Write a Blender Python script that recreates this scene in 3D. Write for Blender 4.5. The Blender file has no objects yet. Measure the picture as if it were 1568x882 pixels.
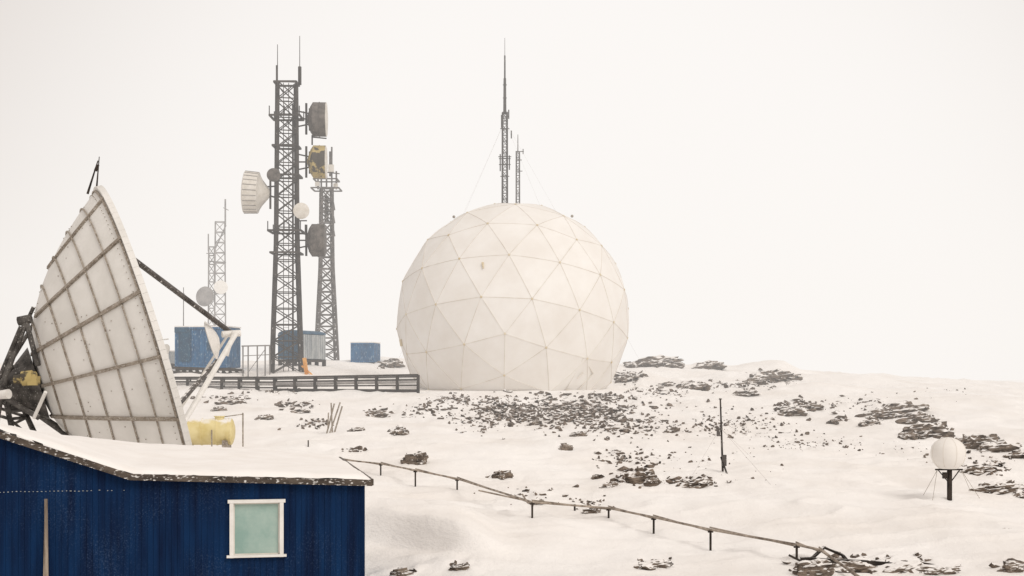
import bpy, bmesh, math, random
import numpy as np
from mathutils import Vector, Matrix, Euler, noise
random.seed(7)
E=6.0; F=50/36*1568.0; H0=580.0
def W(px,row,Y): return Vector(((px-784)/F*Y, Y, E+(H0-row)/F*Y))
sc=bpy.context.scene
col=sc.collection

# ---------------------------------------------------------------- materials
def newmat(name):
    m=bpy.data.materials.new(name); m.use_nodes=True
    nt=m.node_tree; b=nt.nodes['Principled BSDF']
    return m,nt,b
def pm(name,c1,c2,scale=2.0,rough=0.6,bump=0.0,stretch=(1,1,1),metal=0.0,lo=0.35,hi=0.65,spec=0.3,snow=None,c3=None,t3=(.62,.72)):
    m,nt,b=newmat(name); N=nt.nodes.new; L=nt.links.new
    tc=N('ShaderNodeTexCoord'); mp=N('ShaderNodeMapping'); mp.inputs['Scale'].default_value=stretch
    L(tc.outputs['Object'],mp.inputs['Vector'])
    n=N('ShaderNodeTexNoise'); n.inputs['Scale'].default_value=scale; n.inputs['Detail'].default_value=7; n.inputs['Roughness'].default_value=0.62
    L(mp.outputs[0],n.inputs['Vector'])
    r=N('ShaderNodeMapRange'); r.inputs[1].default_value=lo; r.inputs[2].default_value=hi
    L(n.outputs['Fac'],r.inputs[0])
    mx=N('ShaderNodeMix'); mx.data_type='RGBA'
    mx.inputs[6].default_value=(*c1,1); mx.inputs[7].default_value=(*c2,1)
    L(r.outputs[0],mx.inputs[0]); out=mx.outputs[2]
    if c3:
        n3=N('ShaderNodeTexNoise'); n3.inputs['Scale'].default_value=scale*6; n3.inputs['Detail'].default_value=5
        L(mp.outputs[0],n3.inputs['Vector'])
        r3=N('ShaderNodeMapRange'); r3.inputs[1].default_value=t3[0]; r3.inputs[2].default_value=t3[1]
        L(n3.outputs['Fac'],r3.inputs[0])
        m3=N('ShaderNodeMix'); m3.data_type='RGBA'; L(r3.outputs[0],m3.inputs[0]); L(out,m3.inputs[6]); m3.inputs[7].default_value=(*c3,1); out=m3.outputs[2]
    if snow:
        g=N('ShaderNodeNewGeometry'); sx=N('ShaderNodeSeparateXYZ'); L(g.outputs['Normal'],sx.inputs[0])
        ns=N('ShaderNodeTexNoise'); ns.inputs['Scale'].default_value=snow[2]; ns.inputs['Detail'].default_value=5
        L(tc.outputs['Object'],ns.inputs['Vector'])
        ad=N('ShaderNodeMath'); ad.operation='MULTIPLY_ADD'; L(ns.outputs['Fac'],ad.inputs[0]); ad.inputs[1].default_value=1.2; L(sx.outputs['Z'],ad.inputs[2])
        rr=N('ShaderNodeMapRange'); rr.inputs[1].default_value=snow[0]; rr.inputs[2].default_value=snow[1]; L(ad.outputs[0],rr.inputs[0])
        ms=N('ShaderNodeMix'); ms.data_type='RGBA'; L(rr.outputs[0],ms.inputs[0]); L(out,ms.inputs[6]); ms.inputs[7].default_value=(.87,.845,.82,1); out=ms.outputs[2]
    L(out,b.inputs['Base Color'])
    b.inputs['Roughness'].default_value=rough; b.inputs['Metallic'].default_value=metal
    b.inputs['Specular IOR Level'].default_value=spec
    if bump:
        bp=N('ShaderNodeBump'); bp.inputs['Strength'].default_value=bump; bp.inputs['Distance'].default_value=0.05
        L(n.outputs['Fac'],bp.inputs['Height']); L(bp.outputs[0],b.inputs['Normal'])
    return m
M_snow=pm('snow',(.86,.83,.80),(.91,.89,.87),scale=1.2,rough=.85,bump=.25,spec=.1)
M_rock=pm('rock',(.035,.027,.022),(.27,.215,.175),scale=3.5,rough=.9,bump=1.0,lo=.36,hi=.68,spec=.15,snow=(1.30,1.46,3.0))
M_slab=pm('rock_slab',(.03,.024,.02),(.28,.225,.18),scale=2.2,rough=.9,bump=1.0,lo=.34,hi=.68,spec=.15,stretch=(1,1,2.6),snow=(1.26,1.42,1.6))
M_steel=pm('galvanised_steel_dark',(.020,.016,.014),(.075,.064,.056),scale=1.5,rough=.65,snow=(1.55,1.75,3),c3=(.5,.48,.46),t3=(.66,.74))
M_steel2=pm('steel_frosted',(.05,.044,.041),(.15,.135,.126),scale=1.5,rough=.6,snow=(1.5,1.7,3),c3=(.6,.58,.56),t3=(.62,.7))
M_steel3=pm('steel_pale',(.16,.15,.145),(.32,.305,.295),scale=1.0,rough=.7)  # pale grey steel tone, for the far masts, railing and clamps
M_dark=pm('dark_wood',(.014,.011,.009),(.06,.046,.037),scale=4,rough=.85,bump=.3,snow=(1.55,1.7,2))
M_darkm=pm('mount_steel',(.03,.027,.025),(.13,.12,.11),scale=3,rough=.6,snow=(1.45,1.65,3),c3=(.5,.48,.45))
M_wood=pm('weathered_wood',(.16,.12,.09),(.40,.33,.26),scale=6,rough=.85,bump=.4,stretch=(1,1,.2),snow=(1.6,1.8,3))
M_pipe=pm('weathered_pipe',(.13,.10,.075),(.50,.43,.36),scale=3,rough=.6)
M_dome=pm('radome_membrane',(.80,.765,.72),(.87,.85,.82),scale=.35,rough=.55,bump=.02,spec=.2)
M_seam=pm('radome_seam',(.60,.54,.46),(.79,.755,.70),scale=.7,rough=.7)
M_hub=pm('radome_hub_stain',(.54,.42,.22),(.77,.70,.55),scale=3,rough=.7)
M_white=pm('white_paint',(.72,.70,.66),(.82,.80,.77),scale=4,rough=.5)
M_panel=pm('dish_panel',(.71,.695,.66),(.83,.815,.785),scale=.7,rough=.55,bump=.05,c3=(.58,.54,.49),t3=(.71,.76))
M_rib=pm('dish_rib',(.19,.155,.12),(.38,.33,.275),scale=5,rough=.7,c3=(.68,.66,.62),t3=(.56,.68))
M_blue=pm('blue_container_paint',(.006,.075,.19),(.02,.15,.33),scale=1.6,rough=.55,stretch=(1,1,.4),c3=(.25,.36,.45),t3=(.56,.68))
M_bluedk=pm('blue_teal_paint',(.004,.045,.10),(.012,.09,.17),scale=1.6,rough=.55,c3=(.2,.3,.36),t3=(.6,.7))
M_greycor=pm('grey_corrugated',(.25,.28,.30),(.48,.50,.50),scale=1.5,rough=.6,stretch=(1,1,.3))
M_drum=pm('antenna_shroud_grey',(.055,.048,.043),(.17,.15,.135),scale=2,rough=.6)
M_drumy=pm('antenna_shroud_yellow',(.07,.06,.045),(.46,.36,.15),scale=1.0,rough=.6,lo=.48,hi=.52)
M_cream=pm('antenna_cover_cream',(.60,.565,.50),(.74,.71,.66),scale=2,rough=.5)
M_yellow=pm('yellow_tank_paint',(.62,.50,.20),(.76,.66,.36),scale=1.5,rough=.5,snow=(1.3,1.55,2))
M_orange=pm('orange_paint',(.55,.22,.04),(.75,.40,.12),scale=2,rough=.6)
M_fascia=pm('fascia_board',(.035,.027,.022),(.12,.095,.075),scale=5,rough=.8,bump=.3,stretch=(.4,.4,1),c3=(.7,.68,.65),t3=(.58,.66))
M_wire=pm('wire',(.40,.37,.35),(.52,.49,.46),scale=2,rough=.6)

M_wall,nt,b=newmat('blue_board_paint')
N=nt.nodes.new; L=nt.links.new
tc=N('ShaderNodeTexCoord'); mp=N('ShaderNodeMapping'); mp.inputs['Scale'].default_value=(1,1,.10); L(tc.outputs['Object'],mp.inputs[0])
n1=N('ShaderNodeTexNoise'); n1.inputs['Scale'].default_value=6; n1.inputs['Detail'].default_value=7; L(mp.outputs[0],n1.inputs['Vector'])
cr=N('ShaderNodeValToRGB'); cr.color_ramp.elements[0].position=.3; cr.color_ramp.elements[0].color=(.0006,.0075,.034,1)
cr.color_ramp.elements[1].position=.75; cr.color_ramp.elements[1].color=(.002,.026,.090,1); L(n1.outputs['Fac'],cr.inputs[0])
n2=N('ShaderNodeTexNoise'); n2.inputs['Scale'].default_value=34; n2.inputs['Detail'].default_value=8; n2.inputs['Roughness'].default_value=.75; L(tc.outputs['Object'],n2.inputs['Vector'])
n3=N('ShaderNodeTexNoise'); n3.inputs['Scale'].default_value=.8; L(tc.outputs['Object'],n3.inputs['Vector'])
ad=N('ShaderNodeMath'); ad.operation='MULTIPLY_ADD'; L(n3.outputs['Fac'],ad.inputs[0]); ad.inputs[1].default_value=.30; L(n2.outputs['Fac'],ad.inputs[2])
mr=N('ShaderNodeMapRange'); mr.inputs[1].default_value=.71; mr.inputs[2].default_value=.90; mr.inputs[4].default_value=.32; L(ad.outputs[0],mr.inputs[0])
mx=N('ShaderNodeMix'); mx.data_type='RGBA'; L(mr.outputs[0],mx.inputs[0]); L(cr.outputs[0],mx.inputs[6]); mx.inputs[7].default_value=(.12,.18,.30,1)
L(mx.outputs[2],b.inputs['Base Color']); b.inputs['Roughness'].default_value=.7; b.inputs['Specular IOR Level'].default_value=.12
bp=N('ShaderNodeBump'); bp.inputs['Strength'].default_value=.4; bp.inputs['Distance'].default_value=.01; L(n1.outputs['Fac'],bp.inputs['Height']); L(bp.outputs[0],b.inputs['Normal'])

M_glass=pm('window_pane_frosted',(.24,.37,.33),(.38,.49,.44),scale=1.6,rough=.15,spec=.5)

# ---------------------------------------------------------------- mesh helper
class MB:
    def __init__(s): s.v=[]; s.f=[]
    def add(s,vs,fs):
        o=len(s.v); s.v+= [tuple(v) for v in vs]; s.f+=[tuple(i+o for i in f) for f in fs]
    def tube(s,p,q,r0,r1=None,n=6,cap=True):
        p=Vector(p);q=Vector(q); r1=r0 if r1 is None else r1
        d=(q-p)
        if d.length<1e-6: return
        d.normalize(); a=Vector((0,0,1)) if abs(d.z)<.95 else Vector((1,0,0))
        u=d.cross(a).normalized(); w=d.cross(u)
        vs=[]
        for c,r in((p,r0),(q,r1)):
            for i in range(n):
                t=2*math.pi*(i+.5)/n; vs.append(c+u*(r*math.cos(t))+w*(r*math.sin(t)))
        fs=[(i,(i+1)%n,n+(i+1)%n,n+i) for i in range(n)]
        if cap: fs+=[tuple(reversed(range(n))),tuple(range(n,2*n))]
        s.add(vs,fs)
    def beam(s,p,q,w,h=None,up=Vector((0,0,1))):
        p=Vector(p);q=Vector(q); h=w if h is None else h
        d=(q-p).normalized()
        if abs(d.dot(up))>.97: up=Vector((0.3,1,0)).normalized()
        u=d.cross(up).normalized(); v=u.cross(d)
        vs=[c+u*(a*w/2)+v*(bb*h/2) for c in(p,q) for a,bb in((-1,-1),(1,-1),(1,1),(-1,1))]
        s.add(vs,[(0,1,5,4),(1,2,6,5),(2,3,7,6),(3,0,4,7),(3,2,1,0),(4,5,6,7)])
    def box(s,c,dx,dy,dz,ax=Vector((1,0,0)),ay=Vector((0,1,0))):
        c=Vector(c); az=Vector((0,0,1))
        vs=[c+ax*(i*dx/2)+ay*(j*dy/2)+az*(k*dz/2) for k in(-1,1) for i,j in((-1,-1),(1,-1),(1,1),(-1,1))]
        s.add(vs,[(0,1,5,4),(1,2,6,5),(2,3,7,6),(3,0,4,7),(3,2,1,0),(4,5,6,7)])
    def lathe(s,o,axis,prof,n=28):
        o=Vector(o); d=Vector(axis).normalized(); a=Vector((0,0,1)) if abs(d.z)<.95 else Vector((1,0,0))
        u=d.cross(a).normalized(); w=d.cross(u); vs=[]; fs=[]
        for (h,r) in prof:
            for i in range(n):
                t=2*math.pi*i/n; vs.append(o+d*h+u*(r*math.cos(t))+w*(r*math.sin(t)))
        for k in range(len(prof)-1):
            for i in range(n):
                fs.append((k*n+i,k*n+(i+1)%n,(k+1)*n+(i+1)%n,(k+1)*n+i))
        s.add(vs,fs)
    def sphere(s,c,r,n=16,sq=1.0):
        m=n//2; prof=[(-r*sq*math.cos(math.pi*i/m),max(1e-3,r*math.sin(math.pi*i/m))) for i in range(m+1)]
        s.lathe(c,(0,0,1),prof,n)
    def obj(s,name,mat,parent=None,smooth=False):
        me=bpy.data.meshes.new(name); me.from_pydata(s.v,[],s.f); me.update()
        if smooth:
            me.polygons.foreach_set('use_smooth',[True]*len(me.polygons))
            try: me.set_sharp_from_angle(angle=math.radians(38))
            except Exception: pass
        o=bpy.data.objects.new(name,me); col.objects.link(o)
        me.materials.append(mat)
        if parent is not None:
            o.parent=parent; o.matrix_parent_inverse=Matrix.Translation(-parent.location)
        return o
def root(name,loc):
    e=bpy.data.objects.new(name,None); e.location=loc; e.empty_display_size=.5; col.objects.link(e); return e

# ---------------------------------------------------------------- terrain
TY=[2,20,28,32,42,62,80,94,100,108,130,180,260,600,4500]
TZ=[-5.2,-4.9,-4.6,-4.44,-4.24,-3.4,-2.5,-1.3,-.95,-.95,-.7,-1.0,-2.2,-3.5,-4.5]
RX=[-80,-40,-12,0,13,24,33,50,90]; RZ=[1.6,2.3,2.4,2.2,2.1,1.85,1.25,.5,0]
def ss(a,b,x):
    t=np.clip((x-a)/(b-a),0,1); return t*t*(3-2*t)
def base(x,y):
    z=np.interp(y,TY,TZ)
    z=z+np.interp(x*140/np.maximum(y,100),RX,RZ)*np.exp(-((y-145)/22.0)**2)
    z=z+1.15*(1-ss(-15,-9,x))*ss(100,110,y)*(1-ss(112,150,y))
    for (hx,hy,h,sx,sy) in ((14.3,142,1.1,2.4,5),(19.8,142,.6,1.6,4),(25.6,138,.9,2.2,5),(-12,138,.35,2,5),(11,120,.6,2,4),(19,122,.6,3,5),(30,126,.5,4,5),(22,100,.45,3,4),(37,112,.4,4,5)):
        z=z+h*np.exp(-((x-hx)/sx)**2-((y-hy)/sy)**2)
    # wind-carved drift in the lee of the hut: long rounded back, steep lip towards the viewer
    lip=36.2-.55*(x+3.5)+.25*np.sin(x*1.3)
    dr=ss(0,.9,y-lip)*(1-ss(1.5,9,y-lip))
    z=z+.75*dr*(1-ss(-1.6,.2,x))*ss(-9,-6,x)
    z=z-.9*ss(22,60,x)*(1-ss(110,170,y))*ss(60,90,y)
    return z
def nz(x,y):
    a=noise.noise(Vector((x*.13,y*.10,1.3)))*.30
    b2=noise.noise(Vector((x*.45+9,y*.32,4.1)))*.20
    c=noise.noise(Vector((x*1.5,y*.9,7.7)))*.05
    d=(1-abs(noise.noise(Vector((x*.22+3,y*.5,11.))))*2)**3*.13
    k=min(1,max(.25,(y-15)/25))
    if 99<y<119 and abs(x)<9: k*=.25
    return (a+b2+c+d)*k
us=np.concatenate([np.linspace(-1.6,-.44,60)[:-1],np.linspace(-.44,.44,760),np.linspace(.44,1.6,60)[1:]])
ys=np.concatenate([np.geomspace(5,24,40)[:-1],np.geomspace(24,190,430),np.geomspace(190,4500,50)[1:]])
U,Yg=np.meshgrid(us,ys); X=U*Yg
Z=base(X,Yg)+E
Z=Z+np.array([nz(a,b_) for a,b_ in zip(X.ravel(),Yg.ravel())]).reshape(X.shape)
def prof_(u):
    j=float(np.interp(u,us,np.arange(len(us)))); j0=int(j); j1=min(j0+1,len(us)-1); f=j-j0
    return Z[:,j0]*(1-f)+Z[:,j1]*f
def zt(x,y):
    return float(np.interp(y,ys,prof_(x/max(y,.1))))
def hit(px,row,y0=24):
    kx=(px-784)/F; kz=(H0-row)/F; pr=prof_(kx); d=E+kz*ys-pr
    m=np.where((d<=0)&(ys>y0)&(ys<260))[0]
    if len(m)==0: return None
    i=m[0]
    if i==0: return None
    t=d[i-1]/(d[i-1]-d[i]) if d[i-1]>0 else 1
    y=ys[i-1]+(ys[i]-ys[i-1])*t
    return Vector((kx*y,y,float(np.interp(y,ys,pr))))
def G(px,row,y0=24):
    h=hit(px,row,y0)
    if h is None: h=W(px,row,150); h.z=zt(h.x,h.y)
    return h

# rock patches: px,row,hw,hh,count,size min,size max (px), ground mask
P=[(800,628,95,22,360,4,18,.68),(900,632,110,24,420,4,19,.68),(740,645,45,18,100,3,15,.45),(960,655,80,13,130,4,17,.5),
(1120,650,90,22,230,2,11,.4),(1250,680,90,10,90,2,10,.3),(960,703,60,14,80,4,18,.4),(980,732,45,12,50,8,26,.6),
(1066,739,35,9,40,7,22,.55),(866,686,9,4,6,10,24,.4),(635,706,16,8,5,12,24,.4),(768,728,14,6,9,12,26,.5),
(815,757,60,14,34,4,16,.3),(905,770,40,12,22,6,16,.3),(1003,863,32,6,26,8,24,.5),(1235,622,45,9,60,5,20,.6),
(1205,631,20,5,10,8,20,.6),(1372,636,46,10,60,6,26,.8),(1418,664,30,7,36,8,26,.8),(1508,680,36,9,36,8,28,.8),
(1500,722,38,7,36,7,24,.7),(1538,748,30,5,24,8,26,.8),(1545,868,20,6,14,10,28,.6),(1330,862,90,14,50,8,26,.5),
(1240,868,24,10,16,10,28,.5),(1066,594,20,5,24,5,20,1.0),(1000,557,32,5,40,4,20,1.4),(1088,561,18,4,24,4,14,1.3),
(1180,578,32,7,46,4,20,1.15),(1130,590,60,8,60,3,16,.5),(350,612,40,6,34,5,18,.65),(450,622,35,8,34,4,18,.6),
(480,650,34,8,34,5,16,.6),(575,633,22,5,22,5,18,.7),(612,660,16,5,16,5,18,.7),(650,628,50,10,70,3,14,.55),
(540,690,26,5,16,4,14,.45),(598,558,18,5,24,4,16,1.2),(960,578,26,8,54,4,20,.8),(620,878,12,5,6,10,26,.5),
(703,866,16,4,9,8,22,.4),(1010,600,60,8,60,3,16,.5),(1288,643,10,4,8,8,20,.6),(1100,700,130,34,50,2,10,0),
(1450,600,80,10,16,2,9,0),(420,600,50,4,24,3,12,.4),(925,608,30,6,50,4,16,.6),(700,612,60,7,70,3,14,.55),(1490,700,70,22,36,3,14,.25),(1380,690,60,14,20,2,9,.1),(1310,620,60,14,34,3,16,.4)]
mask=np.zeros_like(X)
for p in P:
    c=hit(p[0],p[1])
    if c is None: c=W(p[0],p[1],142); c.z=zt(c.x,c.y)
    a=hit(p[0],p[1]+p[3]); bq=hit(p[0],max(p[1]-p[3],540))
    ya=a.y if a else c.y-4; yb=bq.y if bq else c.y+6
    rx=max(.5,p[2]/F*c.y); ry=max(.8,min(12,(yb-ya)/2))
    mask=np.maximum(mask,p[7]*np.exp(-(((X-c.x)/rx)**2+((Yg-c.y)/ry)**2)*.9))
sel=np.where(mask.ravel()>.04)[0]; xf=X.ravel(); yf=Yg.ravel(); zf=Z.ravel().copy(); mf=mask.ravel()
for i in sel:
    v=Vector((xf[i]*.8,yf[i]*.5,2.2)); r_=abs(noise.noise(v))+.5*abs(noise.noise(v*2.3))+.25*noise.noise(v*5.1)
    zf[i]+=min(1,mf[i])*(r_-.15)*.65
Z=zf.reshape(X.shape)
nr,nc=X.shape
co=np.stack([X,Yg,Z],-1).reshape(-1,3)
idx=np.arange(nr*nc).reshape(nr,nc)
fa=np.stack([idx[:-1,:-1],idx[:-1,1:],idx[1:,1:],idx[1:,:-1]],-1).reshape(-1,4)
me=bpy.data.meshes.new('snowy_ground')
me.vertices.add(len(co)); me.vertices.foreach_set('co',co.ravel())
me.loops.add(fa.size); me.loops.foreach_set('vertex_index',fa.ravel().astype(np.int32))
me.polygons.add(len(fa)); me.polygons.foreach_set('loop_start',np.arange(0,fa.size,4,dtype=np.int32))
me.update(calc_edges=True)
me.polygons.foreach_set('use_smooth',[True]*len(me.polygons))
at=me.attributes.new('rock','FLOAT','POINT'); at.data.foreach_set('value',mask.ravel().astype(np.float32))
g=bpy.data.objects.new('snowy_ground',me); col.objects.link(g)
M,nt,b=newmat('snow_and_rock'); N=nt.nodes.new; L=nt.links.new
tc=N('ShaderNodeTexCoord'); atn=N('ShaderNodeAttribute'); atn.attribute_name='rock'
mp=N('ShaderNodeMapping'); mp.inputs['Scale'].default_value=(1,.7,2.0); mp.inputs['Rotation'].default_value=(0,0,.35); L(tc.outputs['Object'],mp.inputs[0])
n1=N('ShaderNodeTexNoise'); n1.inputs['Scale'].default_value=1.0; n1.inputs['Detail'].default_value=9; n1.inputs['Roughness'].default_value=.68; L(mp.outputs[0],n1.inputs['Vector'])
ma=N('ShaderNodeMath'); ma.operation='MULTIPLY_ADD'; L(atn.outputs['Fac'],ma.inputs[0]); ma.inputs[1].default_value=.33; L(n1.outputs['Fac'],ma.inputs[2])
r1=N('ShaderNodeMapRange'); r1.inputs[1].default_value=.72; r1.inputs[2].default_value=.745; L(ma.outputs[0],r1.inputs[0])
n2=N('ShaderNodeTexNoise'); n2.inputs['Scale'].default_value=5; n2.inputs['Detail'].default_value=7; L(tc.outputs['Object'],n2.inputs['Vector'])
cr=N('ShaderNodeValToRGB'); cr.color_ramp.elements[0].position=.35; cr.color_ramp.elements[0].color=(.035,.028,.023,1); cr.color_ramp.elements[1].position=.7; cr.color_ramp.elements[1].color=(.30,.24,.20,1); L(n2.outputs['Fac'],cr.inputs[0])
n3=N('ShaderNodeTexNoise'); n3.inputs['Scale'].default_value=.25; n3.inputs['Detail'].default_value=5; L(mp.outputs[0],n3.inputs['Vector'])
cs=N('ShaderNodeValToRGB'); cs.color_ramp.elements[0].position=.3; cs.color_ramp.elements[0].color=(.85,.815,.78,1); cs.color_ramp.elements[1].position=.6; cs.color_ramp.elements[1].color=(.92,.90,.88,1); L(n3.outputs['Fac'],cs.inputs[0])
mx=N('ShaderNodeMix'); mx.data_type='RGBA'; L(r1.outputs[0],mx.inputs[0]); L(cs.outputs[0],mx.inputs[6]); L(cr.outputs[0],mx.inputs[7])
L(mx.outputs[2],b.inputs['Base Color']); b.inputs['Roughness'].default_value=.9; b.inputs['Specular IOR Level'].default_value=.1
bp=N('ShaderNodeBump'); bp.inputs['Strength'].default_value=.6; bp.inputs['Distance'].default_value=.2; L(n1.outputs['Fac'],bp.inputs['Height']); L(bp.outputs[0],b.inputs['Normal'])
me.materials.append(M)

# ---------------------------------------------------------------- rocks
templates=[]
for k in range(16):
    bm=bmesh.new()
    for i in range(random.randint(10,18)):
        v=Vector((random.gauss(0,1),random.gauss(0,1),random.gauss(0,1))).normalized()*random.uniform(.7,1)
        bm.verts.new(v)
    r=bmesh.ops.convex_hull(bm,input=bm.verts)
    bmesh.ops.delete(bm,geom=list({e for e in r['geom_interior'] if isinstance(e,bmesh.types.BMVert)}),context='VERTS')
    bm.verts.index_update()
    templates.append(([v.co.copy() for v in bm.verts],[tuple(v.index for v in f.verts) for f in bm.faces])); bm.free()
scree=MB(); crop=MB(); slab=MB()
for p in P:
    px,row,hw,hh,n,s0,s1,_=p
    for i in range(n):
        a=random.gauss(0,.55)*hw; b_=random.gauss(0,.55)*hh
        if abs(a)>hw*1.6 or abs(b_)>hh*1.6: continue
        h=hit(px+a,row+b_)
        if h is None: continue
        if math.hypot(h.x-.1,h.y-110)<8.2: continue
        spx=s0+(s1-s0)*random.random()**2.4
        s=spx/F*h.y*.5
        big=spx>12
        dims=Vector((1.0,random.uniform(.45,.8),random.uniform(.28,.5) if big else random.uniform(.4,.9)))*s*1.1
        rot=Euler((random.gauss(0,.3 if big else .8),random.gauss(0,.25 if big else .7),random.uniform(0,6.28) if not big else random.gauss(0,.5))).to_matrix()
        tv,tf=random.choice(templates)
        h=h+Vector((0,0,s*.14))
        (crop if big else scree).add([rot@Vector((v.x*dims.x,v.y*dims.y,v.z*dims.z))+h for v in tv],tf)
bm=bmesh.new(); bmesh.ops.create_icosphere(bm,subdivisions=4,radius=1); bm.verts.index_update()
IV=[v.co.copy() for v in bm.verts]; IF=[tuple(v.index for v in f.verts) for f in bm.faces]; bm.free()
S=[(1345,640,28,9),(1375,636,40,14),(1405,646,26,9),(1330,650,14,5),(1415,668,36,14),(1390,672,16,7),(1498,684,28,13),(1528,690,32,10),(1470,678,14,5),(1560,700,20,8),
(1495,726,24,8),(1530,752,36,10),(1565,758,16,6),(1212,634,22,8),(1195,628,10,4),(1066,597,22,9),(980,738,22,15),(1000,742,12,7),(1068,744,20,7),(635,711,20,12),(768,731,15,7),(866,689,10,6),
(1000,560,38,10),(975,563,16,6),(1030,562,18,6),(1087,563,24,7),(1180,582,30,11),(1155,588,20,7),(1212,580,16,6),(1275,648,9,4),(1300,872,34,9),(1380,876,46,9),(1245,880,28,15),(1440,878,26,7),(1550,874,18,7),(1000,868,26,7),(612,884,16,10),(575,637,16,6),(612,664,14,5),(355,618,20,6),(405,642,14,5),(705,870,14,5),(545,660,12,4),(600,561,18,6),(960,582,18,6),(1240,626,18,6),(820,770,12,4),(905,784,14,5),
(935,745,14,5),(915,732,10,4),(1030,662,12,6),(885,668,12,5),(820,650,10,5),(945,640,10,5),(1140,604,20,5),(1020,590,14,4),(460,632,14,4),(335,628,12,4),(1445,706,14,4),(1520,712,16,5)]
for (px,row,hw,hh) in S:
    h=hit(px,row)
    if h is None: h=W(px,row,142); h.z=zt(h.x,h.y)
    k=h.y/F; a,b_,c_=hw*k,hw*k*.75,hh*k*1.2; rz=random.gauss(0,.3); cr_,sr_=math.cos(rz),math.sin(rz); sd_=random.random()*90
    vs=[]
    for v in IV:
        q=Vector((v.x*2.0+sd_,v.y*2.0,v.z*1.5))
        n_=1+.45*noise.noise(q)+.28*abs(noise.noise(q*2.4))-.16*abs(noise.noise(q*5.3))+.06*noise.noise(q*11)
        x_,y_,z_=v.x*n_*a,v.y*n_*b_,v.z*n_*c_
        st=c_*.34; zq=math.floor(z_/st)*st; fr=(z_-zq)/st; z_=zq+st*min(1,fr*fr*1.6)
        z_+=x_*.10
        vs.append((h.x+x_*cr_-y_*sr_,h.y+x_*sr_+y_*cr_,h.z+z_+c_*.15))
    slab.add(vs,IF)
scree.obj('rock_scree',M_rock); crop.obj('loose_boulders',M_rock); slab.obj('rock_outcrops',M_slab)

# ---------------------------------------------------------------- blue building
C0=Vector((-2.905,28,0)); wd=Vector((-.98,-.2,0)).normalized(); bd=Vector((-.2,.98,0)).normalized(); fn=-bd
def wl(l,z,o=0.0):
    q=C0+wd*l+fn*o; return Vector((q.x,q.y,E+z))
RL=[-.3,0,4.45,6.82,9.2,13.5]; RT=[-2.09,-2.07,-1.90,-1.03,-.25,-1.8]
def rt(l): return float(np.interp(l,RL,RT))
bld=root('blue_wooden_building',wl(6,-4.9))
wm=MB(); bw=.112; l=0.0; zb=-5.1
wx0,wx1,wz0,wz1=1.60,2.58,-3.44,-2.36
while l<13.4:
    a,c=l+.0025,l+bw-.0025; jit=random.uniform(0,.006)
    def strip(a,c,z0,z1a,z1b,off):
        wm.add([wl(a,z0,off),wl(c,z0,off),wl(c,z1b,off),wl(a,z1a,off),wl(a,z0,-.02),wl(c,z0,-.02),wl(c,z1b,-.02),wl(a,z1a,-.02)],
               [(1,0,3,2),(0,4,7,3),(5,1,2,6),(3,7,6,2),(0,1,5,4)])
    ta,tc_=rt(a)+.05,rt(c)+.05
    if c>wx0 and a<wx1:
        strip(a,c,zb,wz0,wz0,jit); strip(a,c,wz1,ta,tc_,jit)
    else: strip(a,c,zb,ta,tc_,jit)
    l+=bw
wm.add([wl(0,zb,-.01),wl(wx0,zb,-.01),wl(wx0,-2.03,-.01),wl(0,-2.03,-.01)],[(0,1,2,3)])
wm.add([wl(wx1,zb,-.01),wl(4.45,zb,-.01),wl(4.45,-1.9,-.01),wl(wx1,-1.98,-.01)],[(0,1,2,3)])
wm.add([wl(wx0,zb,-.01),wl(wx1,zb,-.01),wl(wx1,wz0,-.01),wl(wx0,wz0,-.01)],[(0,1,2,3)])
wm.add([wl(wx0,wz1,-.01),wl(wx1,wz1,-.01),wl(wx1,-1.98,-.01),wl(wx0,-2.03,-.01)],[(0,1,2,3)])
for a_,c_ in((4.45,6.82),(6.82,9.2),(9.2,13.4)):
    wm.add([wl(a_,zb,-.01),wl(c_,zb,-.01),wl(c_,rt(c_),-.01),wl(a_,rt(a_),-.01)],[(0,1,2,3)])
Lb=7.6
def wb(l,z,d): q=C0+wd*l+bd*d; return Vector((q.x,q.y,E+z))
for la in(0,13.4):
    wm.add([wb(la,zb,.02),wb(la,zb,Lb),wb(la,rt(la)-.1,Lb),wb(la,rt(la),.02)],[(0,1,2,3)])
wm.add([wb(0,zb,Lb),wb(13.4,zb,Lb),wb(13.4,-2.2,Lb),wb(0,-2.2,Lb)],[(0,1,2,3)])
wm.obj('walls',M_wall,bld)
cb=MB(); cb.beam(wl(.04,zb,.012),wl(.04,-2.06,.012),.09,.03); cb.obj('corner_board',M_wall,bld)
wi=MB(); fw=.05
for (a,c,z0,z1) in((wx0-fw/2,wx0+fw,wz0-.02,wz1+.02),(wx1-fw,wx1+fw/2,wz0-.02,wz1+.02)):
    wi.box((wl((a+c)/2,(z0+z1)/2,.02)),c-a,.09,z1-z0,wd,fn)
wi.box(wl((wx0+wx1)/2,wz1-.01,.023),wx1-wx0+.12,.1,.065,wd,fn)
wi.box(wl((wx0+wx1)/2,wz0+.01,.028),wx1-wx0+.16,.14,.045,wd,fn)
wi.obj('window_frame',M_white,bld)
wg=MB(); wg.box(wl((wx0+wx1)/2,(wz0+wz1)/2,-.03),wx1-wx0,.02,wz1-wz0,wd,fn); wg.obj('window_pane',M_glass,bld)
wg=MB()
for a,c,z0,z1 in((wx0+fw,wx0+fw+.025,wz0,wz1),(wx1-fw-.025,wx1-fw,wz0,wz1),(wx0,wx1,wz1-.07,wz1-.043),(wx0,wx1,wz0+.033,wz0+.055)):
    wg.box(wl((a+c)/2,(z0+z1)/2,-.012),c-a,.02,z1-z0,wd,fn)
wg.obj('inner_sash',M_cream,bld)
fm=MB()
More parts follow.
